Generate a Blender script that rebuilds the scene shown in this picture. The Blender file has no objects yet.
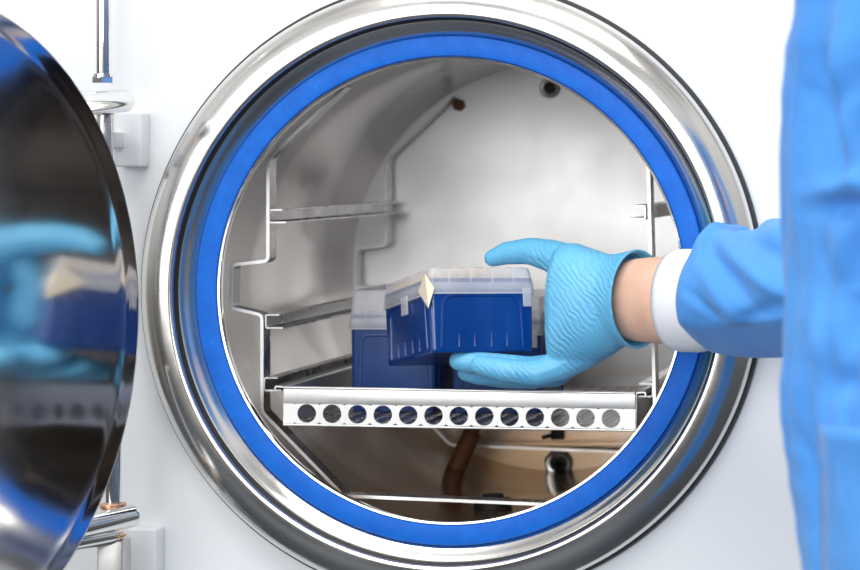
import bpy, bmesh, math, random
from mathutils import Vector, Matrix, noise
random.seed(4)
PI = math.pi
C = bpy.context.scene.collection
# ---------------------------------------------------------------- camera maths
CAMX, CAMY, CAMZ, F = .4784, -2.0, .1068, 2500.0
def P(px, py, Y=0.0):
    """world point that stands at depth Y on the sight line through pixel px, py"""
    d = (Y - CAMY) / F
    return Vector(((px - 1050) * d + CAMX, Y, CAMZ - (py - 157) * d))

# ---------------------------------------------------------------- materials
def new_mat(name):
    m = bpy.data.materials.new(name); m.use_nodes = True
    nt = m.node_tree; b = nt.nodes['Principled BSDF']
    return m, nt, b
def srgb(r, g, b):
    f = lambda c: (c/255/12.92) if c/255 <= .04045 else ((c/255+.055)/1.055)**2.4
    return (f(r), f(g), f(b), 1)
def coords(nt, scale=(1,1,1), rot=(0,0,0), kind='Object'):
    t = nt.nodes.new('ShaderNodeTexCoord'); mp = nt.nodes.new('ShaderNodeMapping')
    mp.inputs['Scale'].default_value = scale; mp.inputs['Rotation'].default_value = rot
    nt.links.new(t.outputs[kind], mp.inputs['Vector']); return mp.outputs['Vector']
def noise_n(nt, vec, scale, detail=3, rough=.5, dist=0):
    n = nt.nodes.new('ShaderNodeTexNoise'); n.inputs['Scale'].default_value = scale
    n.inputs['Detail'].default_value = detail; n.inputs['Roughness'].default_value = rough
    n.inputs['Distortion'].default_value = dist
    nt.links.new(vec, n.inputs['Vector']); return n.outputs['Fac']
def rampn(nt, fac, stops):
    r = nt.nodes.new('ShaderNodeValToRGB'); e = r.color_ramp.elements
    while len(e) < len(stops): e.new(.5)
    for i, (p, c) in enumerate(stops):
        e[i].position = p; e[i].color = c if len(c) == 4 else (*c, 1)
    nt.links.new(fac, r.inputs['Fac']); return r.outputs['Color']
def bump(nt, b, h, strength, dist=.001):
    n = nt.nodes.new('ShaderNodeBump'); n.inputs['Strength'].default_value = strength
    n.inputs['Distance'].default_value = dist
    nt.links.new(h, n.inputs['Height']); nt.links.new(n.outputs['Normal'], b.inputs['Normal']); return n
def g(v): return (v, v, v, 1)
def metal(name, col, r0, r1, nscale=(1,1,1), ns=8, bs=0, bn=20, spots=False):
    m, nt, b = new_mat(name)
    b.inputs['Metallic'].default_value = 1; b.inputs['Base Color'].default_value = col
    v = coords(nt, nscale)
    f = noise_n(nt, v, ns, 5, .6)
    nt.links.new(rampn(nt, f, [(.3, g(r0)), (.7, g(r1))]), b.inputs['Roughness'])
    if bs:
        f2 = noise_n(nt, v, bn, 3, .5); bump(nt, b, f2, bs, .001)
    return m
def plain(name, col, rough=.5, spec=.5, **kw):
    m, nt, b = new_mat(name)
    b.inputs['Base Color'].default_value = col; b.inputs['Roughness'].default_value = rough
    b.inputs['Specular IOR Level'].default_value = spec
    v = coords(nt); f = noise_n(nt, v, kw.get('ns', 30), 3)
    c2 = tuple(min(1, c*kw.get('var', .93)) for c in col[:3]) + (1,)
    nt.links.new(rampn(nt, f, [(.35, c2), (.65, col)]), b.inputs['Base Color'])
    if kw.get('bump'): bump(nt, b, noise_n(nt, v, kw.get('bn', 400), 3), kw['bump'], .0006)
    if kw.get('sss'):
        b.inputs['Subsurface Weight'].default_value = kw['sss']
        b.inputs['Subsurface Radius'].default_value = kw.get('rad', (.01, .004, .002)); b.inputs['Subsurface Scale'].default_value = .5
    return m
M = {}
M['flange'] = metal('polished_flange_steel', (.80,.78,.75,1), .11, .24, ns=9, bs=.3, bn=14)
M['chrome'] = metal('chrome', (.85,.85,.84,1), .05, .14, ns=30)
M['chamber'] = None
M['rack'] = metal('satin_rack_steel', (.56,.54,.53,1), .22, .36, (1,1,1), 40)
M['tray'] = metal('satin_tray_steel', (.80,.79,.77,1), .34, .50, (1,1,6), 30)
M['back'] = metal('brushed_back_plate_steel', (.93,.91,.89,1), .42, .55, (1,1,1), 7, .12, 10)
M['brass'] = metal('brass', (.80,.58,.30,1), .2, .35)
M['copper'] = metal('copper', (.80,.45,.30,1), .25, .4)
M['black_rubber_and_shade'] = plain('black_rubber_and_shade', g(.012), .5)
M['dark_hole'] = plain('dark_socket_metal', g(.01), .6)
M['rust'] = plain('rusty_screw_metal', srgb(120,75,45), .6, bump=.4)
M['panel'] = plain('white_enamel_panel', (.86,.88,.90,1), .35, .4, var=.985, ns=3)
M['white_plastic'] = plain('white_plastic', (.78,.79,.80,1), .4, .4, var=.98)
M['skin'] = plain('skin', srgb(232,188,164), .5, .4, var=.88, ns=60, bump=.15, bn=300, sss=.15)
M['cuff'] = plain('white_knit_cuff', (.86,.88,.93,1), .85, .2, var=.96, ns=200, bump=.5, bn=900)
M['paper'] = plain('cream_autoclave_tape', srgb(240,228,205), .7, .2)
M['tip'] = plain('peach_plastic', srgb(250,205,135), .4, .4)
M['floor'] = plain('dark_lab_floor', (.035,.045,.06,1), .5)
M['wall'] = plain('white_room_wall', g(.75), .7)

# chamber: brushed, with brownish scale stains near the bottom
m, nt, b = new_mat('stained_chamber_steel'); M['chamber'] = m
b.inputs['Metallic'].default_value = 1
v = coords(nt, (1,1,1)); f = noise_n(nt, v, 5, 4, .6, .6)
sep = nt.nodes.new('ShaderNodeSeparateXYZ'); nt.links.new(v, sep.inputs[0])
mr = nt.nodes.new('ShaderNodeMapRange'); nt.links.new(sep.outputs['Z'], mr.inputs['Value'])
mr.inputs['From Min'].default_value = -.10; mr.inputs['From Max'].default_value = -.19
mu = nt.nodes.new('ShaderNodeMath'); mu.operation = 'MULTIPLY'
nt.links.new(mr.outputs['Result'], mu.inputs[0]); nt.links.new(rampn(nt, f, [(.30, g(.35)), (.55, g(1))]), mu.inputs[1])
mx = nt.nodes.new('ShaderNodeMix'); mx.data_type = 'RGBA'
nt.links.new(mu.outputs[0], mx.inputs['Factor']); mx.inputs['A'].default_value = (.72,.68,.66,1); mx.inputs['B'].default_value = srgb(205,170,138)
nt.links.new(mx.outputs['Result'], b.inputs['Base Color'])
nt.links.new(rampn(nt, noise_n(nt, v, 6, 5, .6), [(.3, g(.15)), (.7, g(.28))]), b.inputs['Roughness'])
bump(nt, b, noise_n(nt, coords(nt, (1,.35,1)), 10, 2), .35, .002)

# back plate gets scale stains low down as well
nt = M['back'].node_tree; b = nt.nodes['Principled BSDF']
v = coords(nt); f = noise_n(nt, v, 6, 4, .6, .5)
sep = nt.nodes.new('ShaderNodeSeparateXYZ'); nt.links.new(v, sep.inputs[0])
mr = nt.nodes.new('ShaderNodeMapRange'); nt.links.new(sep.outputs['Z'], mr.inputs['Value'])
mr.inputs['From Min'].default_value = -.09; mr.inputs['From Max'].default_value = -.17
mu = nt.nodes.new('ShaderNodeMath'); mu.operation = 'MULTIPLY'
nt.links.new(mr.outputs['Result'], mu.inputs[0]); nt.links.new(rampn(nt, f, [(.30, g(.5)), (.55, g(1))]), mu.inputs[1])
mx = nt.nodes.new('ShaderNodeMix'); mx.data_type = 'RGBA'
nt.links.new(mu.outputs[0], mx.inputs['Factor']); mx.inputs['A'].default_value = (.90,.88,.86,1); mx.inputs['B'].default_value = srgb(215,185,150)
nt.links.new(mx.outputs['Result'], b.inputs['Base Color'])

# gasket
m, nt, b = new_mat('blue_silicone_gasket'); M['gasket'] = m
v = coords(nt); f = noise_n(nt, v, 60, 6, .75)
nt.links.new(rampn(nt, f, [(.30, srgb(0,96,200)), (.62, srgb(0,110,218)), (.8, srgb(40,136,228))]), b.inputs['Base Color'])
b.inputs['Roughness'].default_value = .5; b.inputs['Specular IOR Level'].default_value = .3; bump(nt, b, noise_n(nt, v, 700, 3), .25, .0006)

# door mirror: polished inner face
m, nt, b = new_mat('polished_door_steel'); M['door'] = m
b.inputs['Metallic'].default_value = 1; b.inputs['Base Color'].default_value = (.78,.76,.75,1)
v = coords(nt)
nt.links.new(rampn(nt, noise_n(nt, v, 14, 5, .65), [(.3, g(.06)), (.75, g(.11))]), b.inputs['Roughness'])
bump(nt, b, noise_n(nt, v, 9, 2), .30, .0012)

# glove
m, nt, b = new_mat('light_blue_nitrile'); M['glove'] = m
v = coords(nt)
nt.links.new(rampn(nt, noise_n(nt, v, 25, 3), [(.3, srgb(96,180,224)), (.7, srgb(116,194,232))]), b.inputs['Base Color'])
b.inputs['Roughness'].default_value = .42; b.inputs['Subsurface Weight'].default_value = .12
b.inputs['Subsurface Radius'].default_value = (.002,.004,.006); b.inputs['Subsurface Scale'].default_value = .6
w = nt.nodes.new('ShaderNodeTexWave'); w.inputs['Scale'].default_value = 75; w.inputs['Distortion'].default_value = 9
w.inputs['Detail'].default_value = 2; w.inputs['Detail Scale'].default_value = .9
nt.links.new(coords(nt, (1, .6, 1), (0, math.radians(40), 0)), w.inputs['Vector'])
nz = noise_n(nt, v, 22, 3, .5)
mu = nt.nodes.new('ShaderNodeMath'); mu.operation = 'MULTIPLY'
nt.links.new(w.outputs['Fac'], mu.inputs[0]); nt.links.new(rampn(nt, nz, [(.42, g(0)), (.6, g(1))]), mu.inputs[1])
ad = nt.nodes.new('ShaderNodeMath'); ad.operation = 'ADD'
nt.links.new(mu.outputs[0], ad.inputs[0]); nt.links.new(nz, ad.inputs[1])
bump(nt, b, ad.outputs[0], .42, .0014)

# gown
m, nt, b = new_mat('blue_gown_fabric'); M['gown'] = m
v = coords(nt)
nt.links.new(rampn(nt, noise_n(nt, v, 5, 3), [(.3, srgb(66,138,218)), (.7, srgb(88,158,230))]), b.inputs['Base Color'])
b.inputs['Roughness'].default_value = .75; b.inputs['Specular IOR Level'].default_value = .25
b.inputs['Sheen Weight'].default_value = .15
bump(nt, b, noise_n(nt, coords(nt, (1, 1, .7)), 22, 5, .6, 1.2), .35, .006)

# plastics
m, nt, b = new_mat('deep_blue_plastic'); M['blue_plastic'] = m
v = coords(nt)
nt.links.new(rampn(nt, noise_n(nt, v, 18, 2), [(.3, srgb(2,52,122)), (.7, srgb(3,64,142))]), b.inputs['Base Color'])
b.inputs['Roughness'].default_value = .25; b.inputs['Coat Weight'].default_value = .3; b.inputs['Coat Roughness'].default_value = .15
m, nt, b = new_mat('dull_navy_plastic'); M['navy_plastic'] = m
nt.links.new(rampn(nt, noise_n(nt, coords(nt), 18, 2), [(.3, srgb(24,58,116)), (.7, srgb(36,72,134))]), b.inputs['Base Color'])
b.inputs['Roughness'].default_value = .35
m, nt, b = new_mat('frosted_clear_plastic'); M['frost'] = m
b.inputs['Base Color'].default_value = (.90,.91,.94,1); b.inputs['Roughness'].default_value = .22
nt.links.new(rampn(nt, noise_n(nt, coords(nt), 40, 2), [(.3, g(.28)), (.7, g(.38))]), b.inputs['Alpha'])

# ---------------------------------------------------------------- mesh helpers
def obj(name, bm, mat, parent=None, smooth=True, angle=35):
    bmesh.ops.recalc_face_normals(bm, faces=bm.faces[:])
    me = bpy.data.meshes.new(name); bm.to_mesh(me); bm.free()
    me.materials.append(mat)
    if smooth:
        me.shade_smooth()
        try: me.set_sharp_from_angle(angle=math.radians(angle))
        except Exception: pass
    o = bpy.data.objects.new(name, me); C.objects.link(o)
    if parent: o.parent = parent
    return o
def tag(o, label=None, cat=None, group=None, kind=None):
    for k, v in (('label', label), ('category', cat), ('group', group), ('kind', kind)):
        if v: o[k] = v
    return o
def empty(name, loc=(0,0,0), label=None, cat=None, group=None, kind=None):
    e = bpy.data.objects.new(name, None); C.objects.link(e); e.location = loc
    e.empty_display_size = .02
    return tag(e, label, cat, group, kind)
def lathe_y(prof, n=160, closed=False, cx=0, cz=0, bm=None, wob=0):
    """prof: list of (r, y) turned around the y axis"""
    bm = bm or bmesh.new(); rings = []
    for r, y in prof:
        if r < 1e-6: rings.append([bm.verts.new((cx, y, cz))]); continue
        rings.append([bm.verts.new((cx + r*math.cos(2*PI*i/n), y, cz + r*math.sin(2*PI*i/n))) for i in range(n)])
    pairs = list(zip(rings, rings[1:])) + ([(rings[-1], rings[0])] if closed else [])
    for a, b_ in pairs:
        for i in range(n):
            j = (i+1) % n
            if len(a) == 1 and len(b_) == 1: continue
            if len(a) == 1: bm.faces.new((a[0], b_[i], b_[j]))
            elif len(b_) == 1: bm.faces.new((a[i], b_[0], a[j]))
            else: bm.faces.new((a[i], b_[i], b_[j], a[j]))
    return bm
def cyl(bm, a, b_, r, n=24, r2=None, caps=True):
    a, b_ = Vector(a), Vector(b_); d = (b_-a).normalized()
    u = d.orthogonal().normalized(); w = d.cross(u); r2 = r if r2 is None else r2
    A = [bm.verts.new(a + (u*math.cos(2*PI*i/n) + w*math.sin(2*PI*i/n))*r) for i in range(n)]
    B = [bm.verts.new(b_ + (u*math.cos(2*PI*i/n) + w*math.sin(2*PI*i/n))*r2) for i in range(n)]
    for i in range(n):
        j = (i+1) % n; bm.faces.new((A[i], B[i], B[j], A[j]))
    if caps: bm.faces.new(A[::-1]); bm.faces.new(B)
    return bm
def rcyl(bm, a, b_, r, bev=.002, n=28):
    """cylinder with rounded rims"""
    a, b_ = Vector(a), Vector(b_); d = (b_-a).normalized(); L = (b_-a).length
    u = d.orthogonal().normalized(); w = d.cross(u); rings = []
    pr = [(0, r-bev)] + [(bev*(1-math.cos(t*PI/8)), r-bev+bev*math.sin(t*PI/8)) for t in range(1, 5)]
    pr += [(L-s, q) for s, q in pr[::-1]]
    for s, q in pr:
        rings.append([bm.verts.new(a + d*s + (u*math.cos(2*PI*i/n)+w*math.sin(2*PI*i/n))*q) for i in range(n)])
    for A, B in zip(rings, rings[1:]):
        for i in range(n):
            j = (i+1) % n; bm.faces.new((A[i], B[i], B[j], A[j]))
    bm.faces.new(rings[0][::-1]); bm.faces.new(rings[-1])
    return bm
def box(bm, lo, hi, bev=0, mat=None):
    lo, hi = Vector(lo), Vector(hi)
    r = bmesh.ops.create_cube(bm, size=1)
    vs = r['verts']
    for v in vs:
        v.co = Vector(((lo.x+hi.x)/2 + v.co.x*(hi.x-lo.x), (lo.y+hi.y)/2 + v.co.y*(hi.y-lo.y), (lo.z+hi.z)/2 + v.co.z*(hi.z-lo.z)))
    if bev:
        es = {e for v in vs for e in v.link_edges}
        bmesh.ops.bevel(bm, geom=list(es), offset=bev, segments=3, affect='EDGES', profile=.5)
    return bm
def round_path(pts, rad=.004, seg=5):
    """rounds the corners of a polyline of 2D points (x, z)"""
    out = [Vector(pts[0])]
    for a, b_, c in zip(pts, pts[1:], pts[2:]):
        a, b_, c = Vector(a), Vector(b_), Vector(c)
        d1, d2 = (a-b_), (c-b_)
        r = min(rad, d1.length*.45, d2.length*.45)
        p, q = b_ + d1.normalized()*r, b_ + d2.normalized()*r
        for i in range(seg+1):
            t = i/seg; out.append(p*(1-t)**2 + b_*2*t*(1-t) + q*t*t)
    out.append(Vector(pts[-1])); return out
def strip(bm, path, y0, y1, th):
    """flat bar standing on edge: path in x, z; depth y0..y1; thickness th"""
    rows = []
    for i, p in enumerate(path):
        a = path[max(i-1, 0)]; c = path[min(i+1, len(path)-1)]
        t = (c-a).normalized(); nrm = Vector((-t.y, t.x))*th/2
        rows.append([bm.verts.new((p.x+s*nrm.x, y, p.y+s*nrm.y)) for s, y in ((1,y0),(-1,y0),(-1,y1),(1,y1))])
    for A, B in zip(rows, rows[1:]):
        for i in range(4):
            j = (i+1) % 4; bm.faces.new((A[i], A[j], B[j], B[i]))
    bm.faces.new(rows[0][::-1]); bm.faces.new(rows[-1])
    return bm
def loft(bm, rings, cap=True):
    R = [[bm.verts.new(p) for p in r] for r in rings]; n = len(R[0])
    for A, B in zip(R, R[1:]):
        for i in range(n):
            j = (i+1) % n; bm.faces.new((A[i], A[j], B[j], B[i]))
    if cap: bm.faces.new(R[0][::-1]); bm.faces.new(R[-1])
    return bm
def capsule_chain(bm, pts):
    """pts: (Vector, radius) joints of a limb: tapered cylinders with balls, to be fused by a voxel remesh"""
    for (a, ra), (b_, rb) in zip(pts, pts[1:]):
        d = (b_-a).length
        k = max(2, int(d/.0035))
        for i in range(k+1):
            t = i/k; p = a.lerp(b_, t); r = ra+(rb-ra)*t
            bmesh.ops.create_icosphere(bm, subdivisions=2, radius=r, matrix=Matrix.Translation(p))
    return bm

# ---------------------------------------------------------------- setting
bm = bmesh.new(); box(bm, (-3.2,-4.2,-1.16), (3.2,.75,-1.10)); tag(obj('floor', bm, M['floor'], smooth=False), kind='structure')
bm = bmesh.new(); box(bm, (-3.2,.72,-1.10), (3.2,.78,1.7)); tag(obj('wall_back', bm, M['wall'], smooth=False), kind='structure')

# ---------------------------------------------------------------- autoclave
ac = empty('autoclave', (0,.3,-.6), 'white steam autoclave with round polished steel opening, its mirror door swung open', 'autoclave')
def part(name, bm, mat, parent=ac, label=None, **kw):
    o = obj(name, bm, mat, None, **kw)
    o.parent = parent
    inv = Matrix.Identity(4)
    p = parent
    chain = []
    while p is not None: chain.append(p); p = p.parent
    W = Matrix.Identity(4)
    for q in reversed(chain): W = W @ q.matrix_basis if q.parent is None else W @ q.matrix_parent_inverse @ q.matrix_basis
    o.matrix_parent_inverse = W.inverted()
    if label: o['label'] = label
    return o
# front panel with round hole
bm = bmesh.new(); N = 160; x0, x1, z0, z1, yf, yb = -.80, .95, -.62, .62, .006, .012
def sqp(a):
    c, s = math.cos(a), math.sin(a)
    t = min((x1 if c > 0 else -x0)/max(abs(c), 1e-9), (z1 if s > 0 else -z0)/max(abs(s), 1e-9)); return c*t, s*t
for y, flip in ((yf, 0), (yb, 1)):
    inn = [bm.verts.new((.228*math.cos(2*PI*i/N), y, .228*math.sin(2*PI*i/N))) for i in range(N)]
    out = [bm.verts.new((sqp(2*PI*i/N)[0], y, sqp(2*PI*i/N)[1])) for i in range(N)]
    for i in range(N):
        j = (i+1) % N; bm.faces.new((inn[i], out[i], out[j], inn[j]))
part('front_panel', bm, M['panel'], smooth=False)
bm = bmesh.new()
for lo, hi in (((x0,.012,z0),(x0+.01,.62,z1)), ((x1-.01,.012,z0),(x1,.62,z1)), ((x0,.012,z1-.01),(x1,.62,z1)), ((x0,.012,z0),(x1,.62,z0+.01)), ((x0,.61,z0),(x1,.62,z1))):
    box(bm, lo, hi)
part('housing', bm, M['panel'], smooth=False)
bm = bmesh.new(); box(bm, (x0,.02,-1.10), (x1,.62,z0)); part('base_cabinet', bm, M['white_plastic'], smooth=False)
# flange
prof = [(.2465,.0058),(.2470,.001),(.2469,-.003),(.2462,-.0065),(.2446,-.0090)]
prof += [(.2446-.0254*t, -.0090-.0100*(1-(1-t)**2.4)) for t in (.06,.12,.18,.25,.33,.42,.52,.62,.72,.82,.92)]
prof += [(.2192,-.0189),(.2182,-.0182),(.2178,-.0168)]
prof += [(.2178,-.0120),(.2178,-.0060),(.2160,-.0060),(.2157,-.0092),(.2142,-.0086),(.2110,-.0048),(.2080,-.0024),(.2055,-.0006),(.2041,.0004),(.2040,.006)]
bm = lathe_y(prof, 200, True)
part('door_flange', bm, M['flange'], label='wide rounded polished steel ring around the opening', angle=60)
bm = lathe_y([(.2462,.006),(.2495,.006),(.2500,.003),(.2490,.0005),(.2466,.0005)], 160, True)
part('flange_seal', bm, M['black_rubber_and_shade'], label='thin black seal between steel ring and white panel')
bm = lathe_y([(.2177,-.0120),(.2160,-.0110),(.2158,-.0062),(.2177,-.0062)], 160, True)  # black ring added in the groove to stand in for its dark shade
part('groove_shade', bm, M['black_rubber_and_shade'], label='narrow black ring standing in for the shade of the groove inside the steel ring')
bm = lathe_y([(.2037,.004),(.2037,-.0022),(.2030,-.0032),(.2000,-.0036),(.1910,-.0036),(.1882,-.0030),(.1876,-.0018),(.1876,.004)], 200, True)
part('gasket', bm, M['gasket'], label='bright blue silicone gasket ring')
bm = lathe_y([(.1876,.004),(.1875,-.0020),(.1868,-.0026),(.1852,-.0024),(.1850,.0),(.1852,.006),(.1876,.012)], 200, True)
part('chamber_lip', bm, M['chrome'], label='thin bright steel lip inside the gasket')
bm = lathe_y([(.1858,.007),(.193,.010),(.197,.016),(.1972,.20),(.1972,.424),(.2002,.430),(.2002,.012),(.190,.004)], 200, True)
part('chamber', bm, M['chamber'], label='brushed steel chamber wall with brown scale at the bottom')
# back plate with slight dish
bm = lathe_y([(.1975,.424),(.190,.4245),(.10,.426),(0,.427),],160)
bm2 = lathe_y([(.1975,.432),(0,.433)],160,bm=bm)
back = part('back_plate', bm, M['back'])
def on_back(px, py): return P(px, py, .4225)
p = on_back(459,105)
bm = bmesh.new(); cyl(bm, p+Vector((0,.003,0)), p+Vector((0,-.004,0)), .0062, 6)
part('screw', bm, M['rust'], back, label='rusty screw on the back plate')
p = on_back(550,88)
bm = lathe_y([(.0098,.424),(.0098,.4205),(.0085,.4195),(.0062,.4200),(.0058,.424)], 40, True, p.x, p.z); part('port_ring', bm, M['rack'], back)
bm = bmesh.new(); cyl(bm, p+Vector((0,.001,0)), p+Vector((0,-.0008,0)), .0057, 24); part('port_hole', bm, M['dark_hole'], back)
p = on_back(559,463)
bm = lathe_y([(.0135,.424),(.0135,.4200),(.0115,.4185),(.0085,.4190),(.0070,.424)], 40, True, p.x, p.z); part('port_ring', bm, M['rack'], back)
bm = bmesh.new(); cyl(bm, p+Vector((0,.001,0)), p+Vector((0,-.005,0)), .0068, 24)
bm2 = cyl(bm, p+Vector((0,-.004,0)), p+Vector((.012,-.035,-.026)), .0045, 16); part('steam_nozzle', bm, M['dark_hole'], back, label='dark steam nozzle low on the back plate')
a, b_ = on_back(462,424), on_back(690,443)
bm = bmesh.new(); box(bm, (a.x,.400,b_.z), (b_.x,.423,a.z), .001); box(bm, (a.x,.398,b_.z-.001), (b_.x,.402,b_.z+.004), .0005)
part('ledge', bm, M['back'], back)
p = P(558,434,.398)
bm = bmesh.new(); box(bm, (p.x-.006,.392,p.z-.005), (p.x+.006,.3975,p.z+.005), .001); cyl(bm, (p.x-.014,.393,p.z-.003),(p.x,.393,p.z+.001),.002,12); part('clip', bm, M['dark_hole'], back)
# temperature probe and drain on the chamber floor
bm = bmesh.new(); cyl(bm, (-.005,.17,-.1970), (-.005,.17,-.190), .016, 32); cyl(bm, (-.005,.17,-.1905), (-.005,.17,-.186), .009, 24)
part('drain', bm, M['dark_hole'], label='dark drain on the chamber bottom')
bm = bmesh.new(); cyl(bm, (-.075,.33,-.183), (-.060,.33,-.150), .0085, 20); cyl(bm, (-.061,.33,-.152), (-.054,.33,-.137), .0055, 20)
part('temperature_probe', bm, M['rust'])
# mounting blocks and hinge posts on the panel
def slab(px0, py0, px1, py1, Y0, Y1, bev=.002):
    a, b_ = P(px0, py0, Y0), P(px1, py1, Y0); bm = bmesh.new()
    box(bm, (a.x, Y0, b_.z), (b_.x, Y1, a.z), bev); return bm
part('hinge_block', slab(113,112,142,167,-.012,.0055), M['panel'])
part('hinge_block', slab(126,529,157,640,-.012,.0055), M['panel'])
YH = -.045
bm = bmesh.new(); rcyl(bm, P(103.5,-70,YH), P(103.5,79,YH), .0058, .0008); post = part('hinge_post', bm, M['chrome'])
bm = bmesh.new(); cyl(bm, P(103,77,YH), P(103,83,YH), .0085, 6); cyl(bm, P(103,74,YH), P(103,78,YH), .0078, 24); part('nut', bm, M['chrome'], post)
bm = bmesh.new(); rcyl(bm, P(105,112,YH), P(105,300,YH), .0062, .0008); part('hinge_post', bm, M['rack'])
bm = bmesh.new(); rcyl(bm, P(103,109,YH), P(103,115,YH), .0085, .001); part('washer', bm, M['brass'])
bm = bmesh.new(); rcyl(bm, P(113,380,YH), P(113,504,YH), .0062, .0008); part('hinge_post', bm, M['chrome'])
bm = bmesh.new(); rcyl(bm, P(113,503,YH), P(113,509,YH), .0100, .0012); part('washer', bm, M['copper'])
bm = bmesh.new(); rcyl(bm, P(113,532,YH), P(113,539,YH), .0085, .0015); rcyl(bm, P(120,534,YH-.006), P(120,537,YH-.006), .005, .001); part('washer', bm, M['brass'])
part('hinge_foot', slab(97,541,122,650,YH-.008,YH+.012,.001), M['rack'])
for py in (140, 585):
    bm = bmesh.new(); box(bm, (P(108,0,-.02).x, YH, P(0,py+8,-.02).z), (P(120,0,-.02).x, -.004, P(0,py-8,-.02).z), .001)
    part('hinge_bracket', bm, M['white_plastic'])

# the door
TH = math.radians(104.5); RD = .2260; ROC = 3.5
door_c = Vector((-.266,-.332,-.010))
nrm = Vector((math.sin(TH), math.cos(TH), 0)); along = Vector((math.cos(TH), -math.sin(TH), 0))
def place_door(o):
    o.matrix_basis = Matrix.Translation(door_c) @ Matrix.Rotation(math.atan2(-nrm.x, nrm.y), 4, 'Z')
def door_part(name, bm, mat, parent, label=None):
    # bm built with the y axis along the inner normal
    T = Matrix.Translation(door_c) @ Matrix.Rotation(math.atan2(-nrm.x, nrm.y), 4, 'Z')
    bm.transform(T)
    return part(name, bm, mat, parent, label, angle=50)
bm = lathe_y([*[(q, -(.2252**2-q*q)/(2*ROC)) for q in [.2105*i/24 for i in range(25)]],*[(q, -(.2252**2-q*q)/(2*ROC)+b) for q, b in ((.2112,.00012),(.2120,.00012),(.2127,0),(.217,0),(.222,0))],(RD-.0006,-.0001),(RD-.0002,-.0006),(RD,-.004),(RD,-.012),(RD-.004,-.016),(.18,-.028),(.10,-.045),(0,-.050)], 180)
door = door_part('door', bm, M['door'], ac, 'round mirror polished door reflecting the gloved hand')
bm = lathe_y([(RD-.0004,.0001),(RD+.0002,.0001),(RD+.0006,-.0006),(RD+.0006,-.012),(RD-.001,-.0125)], 160, True)
door_part('door_rim', bm, M['rack'], door)
# hinge arms, behind the door
bm = bmesh.new(); e = P(126,101,YH); rcyl(bm, e, door_c + nrm*-.030 + along*-.10 + Vector((0,0,e.z-door_c.z-.01)), .0088, .003)
part('hinge_arm', bm, M['chrome'], door)
bm = bmesh.new(); e = P(136,515,YH); rcyl(bm, e, e + Vector((-.075,-.085,-.012)), .0085, .003); part('hinge_arm', bm, M['chrome'], door)
bm = bmesh.new(); e = P(117,536,YH-.002); rcyl(bm, e+Vector((0,0,.001)), e + Vector((-.075,-.085,-.004)), .0070, .002); part('hinge_arm', bm, M['chrome'], door)

# ---------------------------------------------------------------- rack
rack = empty('tray_rack', (0,.22,-.18), 'satin steel rack with slide rails standing inside the chamber', 'rack')
YF, YR = .030, .408
def X2(px, py): v = P(px, py, YF); return Vector((v.x, v.z))
hoop = [(345,86),(268,159),(268,261),(232,265),(231,308),(262,315),(262,412),(344,496),(560,505),(612,477),(655,412),(654.5,400),(648,158),(600,105)]
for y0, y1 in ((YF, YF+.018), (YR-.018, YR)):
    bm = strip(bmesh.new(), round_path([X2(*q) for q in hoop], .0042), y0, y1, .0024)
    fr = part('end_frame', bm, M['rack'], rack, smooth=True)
    bm = strip(bmesh.new(), round_path([X2(*q) for q in hoop], .0042), y0-.0004, y0+.0003, .0026)  # front edge highlight, put in as a thin strip of brighter steel
    part('edge_highlight', bm, M['tray'], fr)
for side, rows in ((1, ((267,210,222.5),(264,315,328),(262.5,378,390.5))), (-1, ((646.5,206,219),(651,312,325),(654,384,396.5)))):
    for px, t, bo in rows:
        a, c = X2(px, t), X2(px, bo); L = .011*side; L2 = .014*side; o2 = .0012*side
        bm = strip(bmesh.new(), round_path([Vector((a.x+o2+L, a.y)), Vector((a.x+o2, a.y)), Vector((c.x+o2, c.y)), Vector((c.x+o2+L2, c.y))], .002), YF+.0005, YR-.0005, .0014)
        part('slide_rail', bm, M['rack'], rack)

# ---------------------------------------------------------------- perforated tray
TZ = P(459,428,.03).z
tr = empty('perforated_tray', (P(459,428,.03).x, .215, TZ), 'satin steel perforated tray on the lowest rails, row of round holes in its front lip', 'tray')
tw = (P(635,0,.022).x - P(283,0,.022).x)/2; ty0, ty1 = .022, .398
cx = (P(635,0,.022).x + P(283,0,.022).x)/2
def tray_part(name, bm, mat, label=None, **kw):
    bm.transform(Matrix.Translation((cx, 0, TZ)))
    o = part(name, bm, mat, tr, label, **kw); return o
def holed_plate(cells, hole_r, cw, ch, n, org, ux, uz, bm, th):
    """flat plate of cells with round holes: org corner, ux along the cells, uz across, cells = (count along, count across)"""
    nn = ux.cross(uz).normalized()
    angs = [2*PI*i/n for i in range(n)]
    def sq(a):
        c, s = math.cos(a), math.sin(a); t = min(cw/2/max(abs(c),1e-9), ch/2/max(abs(s),1e-9)); return c*t, s*t
    for i in range(cells[0]):
        for j in range(cells[1]):
            cc = org + ux*(i+.5)*cw + uz*(j+.5)*ch
            L = []
            for off in (0, th):
                L.append(([bm.verts.new(cc + ux*math.cos(a)*hole_r + uz*math.sin(a)*hole_r + nn*off) for a in angs],
                          [bm.verts.new(cc + ux*sq(a)[0] + uz*sq(a)[1] + nn*off) for a in angs]))
            for k in range(n):
                q = (k+1) % n
                for h, o_ in L: bm.faces.new((h[k], o_[k], o_[q], h[q]))
                bm.faces.new((L[0][0][k], L[1][0][k], L[1][0][q], L[0][0][q]))
    return bm
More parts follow.
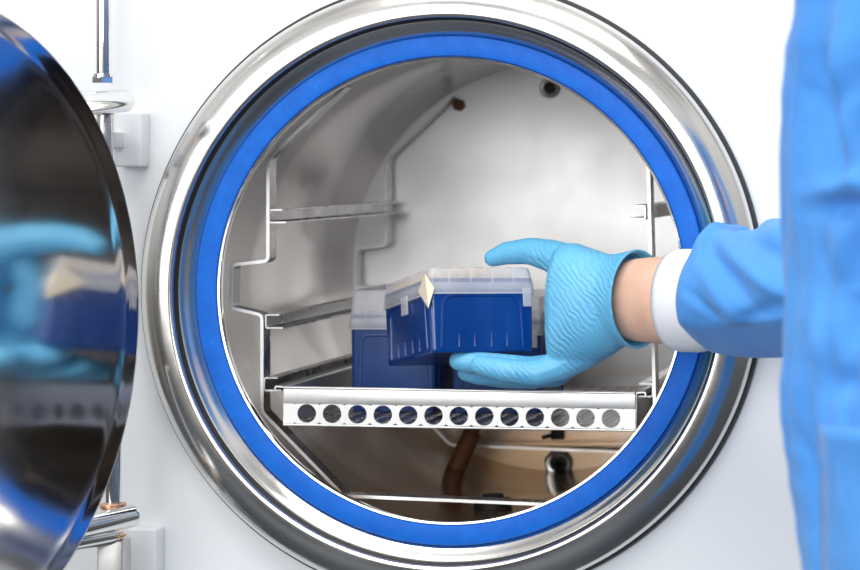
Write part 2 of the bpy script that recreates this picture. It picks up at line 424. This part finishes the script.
# front lip : lower band with 13 holes, upper plain folded band
px2m = .0008*(2.022/2)
cw = 25.35*px2m; ch = 20.6*px2m; zb = .0028
bm = bmesh.new()
hx = -6.5*cw - 0.4*px2m
holed_plate((13,1), 9.3*px2m, cw, ch, 32, Vector((hx, ty0, zb-.0005)), Vector((1,0,0)), Vector((0,0,1)), bm, -.0012)
for xa, xb in ((-tw, hx), (hx+13*cw, tw)): box(bm, (xa, ty0, zb-.0005), (xb, ty0+.0012, zb-.0005+ch))
zt = zb-.0005+ch
box(bm, (-tw, ty0-.0010, zt-.0003), (tw, ty0+.0012, zt+.0122), .0004)
box(bm, (-tw, ty0-.0022, zt+.0115), (tw, ty0+.0030, zt+.0135), .0007)
box(bm, (-tw, ty0-.0008, zb-.0025), (tw, ty0+.0030, zb-.0006), .0006)
tray_part('front_lip', bm, M['tray'], smooth=True)
bm = bmesh.new()
nx, ny = 21, 28
holed_plate((nx, ny), .0046, 2*tw/nx, (ty1-ty0-.004)/ny, 12, Vector((-tw, ty0+.002, 0)), Vector((1,0,0)), Vector((0,1,0)), bm, .0012)
tray_part('deck', bm, M['rack'], smooth=False)
for s in (-1, 1):
    xx = s*tw
    bm = strip(bmesh.new(), round_path([Vector((xx, 0)), Vector((xx, zt+.0125)), Vector((xx+s*.0075, zt+.0130)), Vector((xx+s*.0075, zt+.0105))], .0015), ty0+.002, ty1, .0012)
    tray_part('side_lip', bm, M['tray'])
bm = bmesh.new(); box(bm, (-tw, ty1-.0012, 0), (tw, ty1, .012)); tray_part('rear_lip', bm, M['tray'])
tr.rotation_euler = (0, math.radians(.95), 0)

# ---------------------------------------------------------------- tip boxes
def rrect(w, l, r, n=5):
    pts = []
    for sx, sy, a0 in ((1,1,0),(-1,1,90),(-1,-1,180),(1,-1,270)):
        for i in range(n+1):
            a = math.radians(a0+90*i/n); pts.append((sx*(w/2-r)+r*math.cos(a), sy*(l/2-r)+r*math.sin(a)))
    return pts
def make_tip_box(name, W, L, H, lid, mb, ml, label, recess=True):
    root = empty(name, (0,0,0), label, 'tip box')
    hb = H-lid                          # base height
    # base body: tapered shell
    bm = bmesh.new(); rings = []
    for z, s in ((0,-.0062),(.0008,-.0052),(.003,-.0048),(hb*.97,-.0030),(hb+.004,-.0028)):
        rings.append([Vector((x, y, z)) for x, y in rrect(W+s, L+s, .004)])
    loft(bm, rings)
    base = obj('base', bm, mb, root)
    # side recess frames: raised border round each side and four small foot ribs
    def face_frames(axis, sgn, span, dist):
        bm = bmesh.new()
        w2 = span*.36; z0, z1 = .004, hb*.83; t = .0016
        def Q(u, z, d):
            tp = dist - .0026 + .0009*z/hb + d
            return Vector((u*sgn, -sgn*tp, z)) if axis == 'y' else Vector((sgn*tp, u*sgn, z))
        # closed U shaped bead, thin and rounded
        pth = round_path([Vector((-w2*1.06, z0)), Vector((-w2, z1)), Vector((w2, z1)), Vector((w2*1.06, z0))], .009, 6)
        rr = []
        for i, p in enumerate(pth):
            a = pth[max(i-1,0)]; c = pth[min(i+1,len(pth)-1)]; tt = (c-a).normalized(); nn = Vector((-tt.y, tt.x))
            ring = []
            for k in range(8):
                an = 2*PI*k/8; q = p + nn*math.cos(an)*t
                ring.append(Q(q.x, q.y, math.sin(an)*t*.75))
            rr.append(ring)
        loft(bm, rr)
        o = obj('side_bead', bm, mb, base)
        bm = bmesh.new()
        for u in (-.62, -.22, .22, .62):
            a, c = Q(u*w2, .004, 0), Q(u*w2, .015, 0); cyl(bm, a, c, .0013, 8, .0004)
        obj('foot_rib', bm, mb, base)
    if recess:
        for sgn in (1, -1):
            face_frames('y', sgn, W, L/2); face_frames('x', sgn, L, W/2)
    # lid: hollow frosted shell with stepped skirt
    bm = bmesh.new(); rings = []
    for z, s in ((hb-.0085,0),(hb-.001,-.0002),(hb+.001,-.0012),(H-.003,-.0040),(H-.001,-.0052),(H,-.0085)):
        rings.append([Vector((x, y, z)) for x, y in rrect(W+s, L+s, .005)])
    R = [[bm.verts.new(p) for p in r] for r in rings]; n = len(R[0])
    for A, B in zip(R, R[1:]):
        for i in range(n): bm.faces.new((A[i], A[(i+1)%n], B[(i+1)%n], B[i]))
    bm.faces.new(R[-1])
    ld = obj('lid', bm, ml, root)
    sm = ld.modifiers.new('thickness', 'SOLIDIFY'); sm.thickness = .0009; sm.offset = -1
    # rim and stacking ridge on lid
    bm = bmesh.new()
    for z, s, hh in ((hb-.0085, .0008, .0012),):
        r1 = rrect(W+s, L+s, .005); r0 = rrect(W-.0022, L-.0022, .005)
        loft(bm, [[Vector((x,y,z)) for x,y in r1],[Vector((x,y,z+hh)) for x,y in r1]], False)
    for kx in (-.30,-.1,.1,.30):
        for sy in (-1,1): cyl(bm, (kx*W, sy*(L/2-.0008), hb), (kx*W, sy*(L/2-.0023), H-.004), .0007, 8)
    obj('lid_rib', bm, ml, ld)
    # latches dropping from the lid at one side and at the right of the front
    bm = bmesh.new(); box(bm, (-W/2-.0012, -.007, hb-.019), (-W/2+.0006, .007, hb-.004), .0006); obj('latch', bm, ml, ld)
    bm = bmesh.new(); box(bm, (W/2-.011, -L/2-.0010, hb-.019), (W/2-.004, -L/2+.0008, hb-.004), .0006); obj('latch', bm, ml, ld)
    # tip deck
    bm = bmesh.new(); box(bm, (-W/2+.004, -L/2+.004, hb+.0038), (W/2-.004, L/2-.004, hb+.0046), .0003)
    obj('tip_deck', bm, mb, root)
    return root, hb
HW, HL, HH = .0878, .1170, .0674
held, hb = make_tip_box('tip_box', HW, HL, HH, .0130, M['blue_plastic'], M['frost'],
    'deep blue pipette tip box with frosted lid, held tilted in the gloved hand')
held.location = (.0014, .02, -.0561); held.rotation_mode = 'XYZ'
held.rotation_euler = (math.radians(-9.40), math.radians(1.48), math.radians(32.58))
Mh = Matrix.Translation(held.location) @ held.rotation_euler.to_matrix().to_4x4()
# folded corner of autoclave tape on the near corner
bm = bmesh.new()
e = .0012
pts = [(-HW/2-e,-HL/2+.014,hb-.013),(-HW/2-e,-HL/2+.0005,hb+.0055),(-HW/2-e,-HL/2-e,hb-.021),(-HW/2+.0035,-HL/2-e,hb-.006)]
pts = [(-HW/2-e,-HL/2+.022,hb-.004),(-HW/2-e,-HL/2+.004,hb+.008),(-HW/2-e,-HL/2-e,hb-.020),(-HW/2+.004,-HL/2-e-.0006,hb-.004)]
vf = [bm.verts.new(q) for q in pts]; vb = [bm.verts.new((q[0]+.0003*(1 if i<3 else 0), q[1]+.0003, q[2])) for i, q in enumerate(pts)]
bm.faces.new((vf[0],vf[2],vf[1])); bm.faces.new((vf[1],vf[2],vf[3])); bm.faces.new((vb[0],vb[1],vb[2])); bm.faces.new((vb[1],vb[3],vb[2]))
for i, j in ((0,1),(1,3),(3,2),(2,0)): bm.faces.new((vf[i],vf[j],vb[j],vb[i]))
tp = obj('tape_corner', bm, M['paper'], held, smooth=False); tp['label'] = 'cream paper tape folded round the corner'
def tip_mesh():
    bm = lathe_y([(0,-.006),(.0018,-.006),(.0028,.0),(.0034,.0045),(.0038,.005),(.0038,.0085),(.0026,.0085),(.0022,.004),(0,.003)], 12)
    bm.transform(Matrix.Rotation(PI/2, 4, 'X'))
    return bm
proto = None; k = 0
for ix in range(8):
    for iy in range(12):
        keep = (ix <= 1) or (2 <= ix <= 4 and iy <= 2) or (iy < 1 and ix < 7)
        if not keep: continue
        if proto is None:
            proto = obj('pipette_tip', tip_mesh(), M['tip']); o = proto
        else:
            o = proto.copy(); C.objects.link(o)
        lp = Vector(((ix-3.5)*.0092, (iy-5.5)*.0090, hb+.0020 + (.001 if 2 <= ix <= 4 else 0)))
        o.matrix_basis = Mh @ Matrix.Translation(lp)
        tag(o, 'small peach pipette tip standing in the held blue tip box under its frosted lid', 'pipette tip', 'pipette tips in the held box')
# boxes standing on the tray
def stand_box(px0, px1, pytop, Y, label, yaw=0, W=None):
    a, c = P(px0, pytop, Y), P(px1, pytop, Y); W = W or (c.x-a.x)
    x = (a.x+c.x)/2
    zb = TZ + .0014 - (x-cx)*math.sin(math.radians(.95)) + .0006
    r, h = make_tip_box('tip_box', W, .112, a.z-zb, .025, M['navy_plastic'], M['frost'], label)
    r.location = (x, Y+.056, zb); r.rotation_euler = (0, 0, math.radians(yaw))
    return r
stand_box(348, 437, 290, .125, 'tall navy tip box with frosted lid standing on tray, left of the held box')
stand_box(449, 542, 296, .125, 'navy tip box standing on the tray directly behind the gloved fingers')

# ---------------------------------------------------------------- person
pe = empty('person', (.55,-.55,-1.10), 'person in light blue gown and blue nitrile glove reaching into the autoclave', 'person')
def remesh(o, vox, sm=8):
    md = o.modifiers.new('fuse', 'REMESH'); md.mode = 'VOXEL'; md.voxel_size = vox; md.use_smooth_shade = True
    s = o.modifiers.new('relax', 'SMOOTH'); s.factor = .5; s.iterations = sm
def Q(px, py, Y): return P(px, py, Y)
AX = Vector((.876,-.48,.02)).normalized()      # direction from wrist to elbow
def ell(c, ax, rv, rd, n=40, up=Vector((0,0,1)), pw=1.0):
    side = ax.cross(up).normalized(); u2 = side.cross(ax).normalized()
    out = []
    for i in range(n):
        a = 2*PI*i/n; cs, sn = math.cos(a), math.sin(a)
        f = lambda t: math.copysign(abs(t)**pw, t)
        out.append(c + u2*f(sn)*rv + side*f(cs)*rd)
    return out
# forearm: bare skin from inside the glove to inside the cuff and on up the sleeve
wr = Q(638,300,-.062)
def arm_at(d): return wr + AX*d
bm = bmesh.new(); rg = []
for d, rv, rd, dz in ((-.045,.028,.020,0),(-.02,.030,.0215,0),(.0,.0325,.023,0),(.02,.0335,.025,0),(.045,.0345,.027,0),(.08,.034,.029,.002),(.14,.032,.031,.006),(.20,.034,.034,.008),(.27,.036,.036,.010)):
    rg.append(ell(arm_at(d)+Vector((0,0,dz)), AX, rv, rd))
# on to the upper arm and shoulder under the gown
el = arm_at(.27); sh = Vector((.50,-.50,.30))
rg.append(ell(el+Vector((.03,-.03,.02)), Vector((.7,-.5,.5)).normalized(), .045, .044))
rg.append(ell(el.lerp(sh,.4), Vector((.2,-.3,.9)).normalized(), .045, .044, up=Vector((-1,0,0))))
rg.append(ell(sh, Vector((.1,-.2,1)).normalized(), .05, .05, up=Vector((-1,0,0))))
loft(bm, rg)
sk = part('forearm', bm, M['skin'], pe, label='bare wrist between glove and white cuff'); s_ = sk.modifiers.new('s','SUBSURF'); s_.levels = s_.render_levels = 1

# glove
bm = bmesh.new()
S = .00079
# palm body, wrist to knuckles (px, top, bottom, Y, depth radius)
sec = [(622,258,346,-.056,.0255),(610,255,355,-.050,.028),(592,249,366,-.044,.031),(576,243,373,-.038,.032),(564,243,378,-.034,.031),(556,250,376,-.030,.027)]
rg = []
for i, (px, t, bo, Y, rd) in enumerate(sec):
    c = Q(px, (t+bo)/2, Y); rv = (bo-t)/2*.0008*(2+Y)/2
    ax = (AX*(1-min(1,(i+1)/6))+Vector((1,-.15,0))*min(1,(i+1)/6)).normalized()
    rg.append(ell(c, ax, rv, rd, pw=.9))
loft(bm, rg)
# cuff shell flaring open over the wrist
rg = []
for d, rv, rd in ((-.045,.0345,.026),(-.022,.0350,.0275),(-.008,.0372,.031),(.000,.0390,.0345),(.0015,.0385,.0345),(-.0005,.0362,.0312),(-.018,.0330,.0255),(-.04,.031,.023)):
    rg.append(ell(arm_at(d+.0)+Vector((0,0,.0008)), AX, rv, rd))
R = [[bm.verts.new(p_) for p_ in r] for r in rg]; n = len(R[0])
for A, B in zip(R, R[1:]+R[:1]):
    for i in range(n): bm.faces.new((A[i], A[(i+1)%n], B[(i+1)%n], B[i]))
def chain(*j): capsule_chain(bm, [(Q(x,y,Y), r) for x,y,Y,r in j])
# thenar mass and thumb over the lid
chain((606,280,-.030,.019),(575,266,-.014,.017),(552,256,-.001,.0135),(530,251,.008,.0112),(507,253,.013,.0096),(493,258,.015,.0074))
# web and palm hollow behind the box end
chain((566,272,.004,.013),(560,300,.010,.013),(562,330,.006,.013))
chain((570,285,-.025,.018),(572,330,-.025,.020))
# four fingers curling under the box, nearest is the little finger
chain((582,352,-.046,.0150),(560,366,-.048,.0120),(538,373,-.050,.0108),(510,371,-.050,.0098),(488,367,-.048,.0090),(480,365,-.047,.0078))
chain((580,348,-.026,.0150),(556,368,-.026,.0120),(530,369,-.026,.0104),(498,365,-.026,.0096),(468,362,-.027,.0090),(459,361,-.027,.0080))
chain((578,352,-.004,.0150),(556,372,-.003,.0120),(530,376,-.003,.0104),(500,375,-.004,.0094),(478,374,-.005,.0090),(467,372,-.005,.0078))
chain((576,345,.016,.0145),(556,366,.018,.0120),(534,377,.018,.0100),(508,378,.017,.0088),(490,377,.016,.0080))
gl = part('glove', bm, M['glove'], pe, label='thin light blue nitrile glove')
remesh(gl, .0013, 7)
# knit cuff
bm = bmesh.new(); rg = []
def cuffr(d, rv, rd, n=72):
    r = ell(arm_at(d), AX, rv, rd, n)
    c = arm_at(d); return [c + (p_-c)*(1+.008*(i%2)) for i, p_ in enumerate(r)]
for d, rv, rd in ((.0365,.0355,.0285),(.0355,.0375,.0305),(.042,.0392,.0325),(.060,.0392,.0335),(.072,.036,.033),(.085,.032,.030),(.085,.030,.028),(.06,.034,.030)):
    rg.append(cuffr(d, rv, rd))
loft(bm, rg, False)
part('cuff', bm, M['cuff'], pe, label='white knitted wrist cuff', angle=180)
# gown : sleeve
def fold(p, amp, sc=14, seed=0):
    v = noise.noise(Vector((p.x*sc, p.y*sc, p.z*sc*1.3+seed))); v2 = noise.noise(Vector((p.x*sc*2.3+7, p.y*sc*2.3, p.z*sc*2.3+seed)))
    rid = 1-abs(v)*2
    return amp*(rid*.6 + v2*.5)
def creases(p_, folds):
    # folds of the cloth: lines across the near side, each a ridge or a valley that fades at its ends
    t_ = 0
    for a, c, wd, am in folds:
        ab = Vector((c.x-a.x, c.z-a.z)); ap = Vector((p_.x-a.x, p_.z-a.z))
        u_ = ap.dot(ab)/ab.length_squared; uc = min(1, max(0, u_)); dist = (ap - ab*uc).length
        t_ += am*math.exp(-(dist/wd)**2)*math.sin(PI*min(1, max(0, .12+uc*.8)))
    return t_
def fl(rows, Y): return [(P(a, b_, Y), P(c, d_, Y), w_, am) for a, b_, c, d_, w_, am in rows]
SLEEVE_FOLDS = fl([(700,246,765,306,.005,-.006),(712,242,772,284,.005,.006),(728,234,800,262,.005,-.006),(694,268,742,316,.005,.004),(686,292,728,322,.004,-.005),
                   (752,262,800,300,.006,.006),(745,318,800,296,.005,-.006),(738,240,760,226,.003,-.005),(772,240,805,235,.006,.005)], -.16)
GOWN_FOLDS = fl([(792,196,862,182,.007,.009),(796,212,858,204,.006,-.009),(852,214,836,296,.008,-.014),(838,220,824,290,.009,.009),(836,296,858,352,.008,-.010),(822,300,806,380,.010,.008),
                 (800,60,812,180,.010,-.008),(830,20,846,170,.014,.011),(826,120,862,60,.008,-.007),(797,240,812,330,.008,-.008),(850,100,868,170,.008,-.008),(812,396,862,384,.007,-.006)], -.68)
bm = bmesh.new(); rg = []
secs = [(.058,250,349,.036),(.060,245,352,.040),(.068,238,354,.044),(.085,236,356,.046),(.105,232,357,.048),(.13,227,357,.050),(.16,221,357,.053),(.20,214,360,.056),(.25,205,362,.060),(.30,196,366,.062)]
secs = [(a_+.010 if a_ < .1 else a_, b_, c_, d_) for a_, b_, c_, d_ in secs]
def interp(d):
    for a, c in zip(secs, secs[1:]):
        if d <= c[0]:
            t = (d-a[0])/(c[0]-a[0]); t = max(0,t); return [a[k_]+(c[k_]-a[k_])*t for k_ in range(4)]
    return list(secs[-1])
ns = 96; d = .068; ds = []
while d < .30: ds.append(d); d += .0025 if d > .076 else .0012
for d in ds:
    _, t, bo, rd = interp(d); base = arm_at(d)
    sc_ = (base.y+2)/F; zt_, zb_ = CAMZ-(t-157)*sc_, CAMZ-(bo-157)*sc_
    zc, rv = (zt_+zb_)/2, (zt_-zb_)/2; c = Vector((base.x, base.y, zc)); side = AX.cross(Vector((0,0,1))).normalized()
    ring = []
    for i in range(ns):
        a = 2*PI*i/ns; cs, sn = math.cos(a), math.sin(a)
        # hanging cloth: the near side comes to a ridge and tucks back under towards the hem
        w_ = cs*1.1
        if sn < -.42: w_ = math.copysign(1.1*.907*max(0, 1-(-.42-sn)/.58)**.8, cs)
        rr = Vector((0,0,1))*sn*rv + side*w_*rd
        p_ = c+rr
        amp = min(1, (d-.066)/.02)
        off = (fold(p_, .0075, 13) + creases(p_, SLEEVE_FOLDS))*amp if sn > -.4 else fold(p_, .0022*amp, 12)
        nn = rr.normalized()
        pk = math.exp(-((d-.084)/.007)**2)*math.exp(-((sn-.92)/.16)**2)*.010       # pucker by the seam
        ring.append(p_ + nn*(off+pk))
    rg.append(ring)
# turned-in front edge
c0 = arm_at(.070); first = [c0 + (p_-c0)*.90 + AX*.006 for p_ in rg[0]]
loft(bm, [first]+rg, False)
# continue to the upper arm and shoulder
last = rg[-1]; 
rg2 = [last]
for c, ax, r1, r2, up in ((el+Vector((.045,-.035,.02)), Vector((.7,-.5,.5)), .066,.066, Vector((0,0,1))),):
    rg2.append(ell(c, ax.normalized(), r1, r2, ns, up))
loft(bm, rg2, False)
e2 = el+Vector((.045,-.035,.02)); ra = []
bmesh.ops.create_uvsphere(bm, u_segments=32, v_segments=16, radius=.066, matrix=Matrix.Translation(e2))
ax2 = (sh-e2).normalized()
for i in range(24):
    t = i/23; c = e2.lerp(sh, t) + Vector((.02*math.sin(PI*t), 0, 0))
    ring = ell(c, ax2, .066+.012*t, .066+.010*t, 48, up=Vector((-1,0,0)))
    ra.append([c + (q-c)*(1+.10*noise.noise(q*22)) for q in ring])
loft(bm, ra)
slv = part('sleeve', bm, M['gown'], pe, angle=180)
# gown : body with upper arm
bm = bmesh.new(); rg = []
# (z, left edge px at the silhouette depth, half depth)
TY = -.56
prof_px = [(-260,800),(-120,806),(-60,802),(0,797),(60,789),(100,785),(150,783.5),(210,784.5),(280,787),(350,787),(385,783),(410,783),(440,786),(470,790),(520,797),(570,803),(640,812),(760,816),(1400,820)]
def edge(py):
    for a, c in zip(prof_px, prof_px[1:]):
        if py <= c[0]:
            t = (py-a[0])/(c[0]-a[0]); t = t*t*(3-2*t); return a[1]+(c[1]-a[1])*t
    return prof_px[-1][1]
nt_ = 260; py = -260
while py <= 1300:
    q = P(edge(py), py, TY); xr = .70
    cxx = (q.x+xr)/2; rx = (xr-q.x)/2
    top = max(0, (-120-py)/140)
    ring = []
    for i in range(nt_):
        a = 2*PI*i/nt_; cs, sn = math.cos(a), math.sin(a)
        p_ = Vector((cxx + rx*math.copysign(abs(cs)**.85, cs)*(1-.35*top), TY + .125*math.copysign(abs(sn)**.85, sn)*(1-.4*top), q.z))
        nn = Vector((cs, sn, 0))
        # long vertical drape plus crossing wrinkles
        v = noise.noise(Vector((a*2.6, p_.z*3.2, 1.7)))*.022 + noise.noise(Vector((a*7+p_.z*9, p_.z*8, 4.1)))*.012 - max(0, 1-abs(noise.noise(Vector((a*3.5+2, p_.z*5-a*2, 9.3))))*6)*.009 - max(0, 1-abs(noise.noise(Vector((a*5+8, p_.z*11+a*2, 3.3))))*6)*.005
        v = v*.6
        if sn < 0: v += creases(p_, GOWN_FOLDS)
        v *= min(1, .3 + 3*max(0, 1+cs))
        ring.append(p_ + nn*v)
    rg.append(ring); py += 5 if -40 < py < 600 else 14
loft(bm, rg)
body = part('gown', bm, M['gown'], pe, label='light blue wrapped surgical gown', angle=180)
# pocket on the gown front
def gown_y(x, z):
    best = None
    for r in rg:
        if abs(r[0].z - z) < .0025:
            for p_ in r:
                if p_.y < TY and (best is None or abs(p_.x-x) < abs(best.x-x)): best = p_
    return best.y if best else TY-.12
bm = bmesh.new(); grid = []
x0p, x1p = .352, .47; zt_ = P(830,428,TY-.10).z; zb_ = zt_-.17
for j in range(22):
    row = []
    for i in range(18):
        x = x0p+(x1p-x0p)*i/17; z = zt_+(zb_-zt_)*j/21
        lift = .0035 + .004*math.exp(-(j/2.0)**2)
        row.append((x, z, lift))
    grid.append(row)
import itertools
def gy_smooth(x, z):
    return sum(gown_y(x+dx, z+dz) for dx in (-.006,0,.006) for dz in (-.006,0,.006))/9
V0 = [[bm.verts.new((x, gy_smooth(x,z)-l, z)) for x,z,l in row] for row in grid]
for j in range(21):
    for i in range(17): bm.faces.new((V0[j][i], V0[j][i+1], V0[j+1][i+1], V0[j+1][i]))
pk = part('pocket', bm, M['gown'], body, angle=180)
md = pk.modifiers.new('t','SOLIDIFY'); md.thickness = .004; md.offset = -1

# ---------------------------------------------------------------- light
def area(name, loc, target, sx, sy, power, col=(1,1,1)):
    l = bpy.data.lights.new(name, 'AREA'); l.shape = 'RECTANGLE'; l.size = sx; l.size_y = sy; l.energy = power; l.color = col
    o = bpy.data.objects.new(name, l); C.objects.link(o); o.location = loc
    o.rotation_euler = (Vector(target)-Vector(loc)).to_track_quat('-Z','Y').to_euler(); return o
area('back_plate_fill', (-1.2,-3.1,.72), (0,0,0), 2.9, 2.0, 52, (.97,.99,1))  # unseen light added to brighten the back plate and steel reflections
area('ceiling_lamp', (.1,-1.1,1.75), (.1,-.3,0), 1.6, .8, 26, (1,.99,.97))
area('photo_softbox', (.15,-2.7,.45), (0,0,0), .8, .8, 17)

w = bpy.data.worlds.new('room_daylight'); bpy.context.scene.world = w; w.use_nodes = True; nt = w.node_tree
bg = nt.nodes['Background']
tc = nt.nodes.new('ShaderNodeTexCoord'); sp = nt.nodes.new('ShaderNodeSeparateXYZ'); nt.links.new(tc.outputs['Generated'], sp.inputs[0])
mr = nt.nodes.new('ShaderNodeMapRange'); mr.inputs['From Min'].default_value = -1; mr.inputs['From Max'].default_value = 1
nt.links.new(sp.outputs['Z'], mr.inputs['Value'])
c1 = rampn(nt, mr.outputs['Result'], [(.30, (.14,.13,.12)), (.48, (.34,.33,.32)), (.62, (.80,.81,.83)), (.9, (1.0,1.0,1.0))])
n1 = noise_n(nt, tc.outputs['Generated'], 2.3, 3, .6)
c2 = rampn(nt, n1, [(.40, (.45,.45,.46)), (.56, (1.15,1.15,1.15))])
mx = nt.nodes.new('ShaderNodeMix'); mx.data_type = 'RGBA'; mx.blend_type = 'MULTIPLY'; mx.inputs['Factor'].default_value = 1
nt.links.new(c1, mx.inputs['A']); nt.links.new(c2, mx.inputs['B']); nt.links.new(mx.outputs['Result'], bg.inputs['Color'])
bg.inputs['Strength'].default_value = .80

# ---------------------------------------------------------------- camera
cam = bpy.data.cameras.new('camera'); co = bpy.data.objects.new('camera', cam); C.objects.link(co)
co.location = (CAMX, CAMY, CAMZ); co.rotation_euler = (PI/2, 0, 0)
cam.sensor_width = 36; cam.sensor_fit = 'HORIZONTAL'; cam.lens = F/860*36
cam.shift_x = (430-1050)/860; cam.shift_y = (157-285)/860
cam.clip_start = .05; cam.clip_end = 50
cam.dof.use_dof = True; cam.dof.focus_distance = 1.97; cam.dof.aperture_fstop = cam.lens/1000/.013
sc = bpy.context.scene; sc.camera = co
sc.view_settings.view_transform = 'Standard'; sc.view_settings.look = 'None'; sc.view_settings.gamma = 1
sc.view_settings.exposure = -0.08
sc.cycles.use_denoising = True
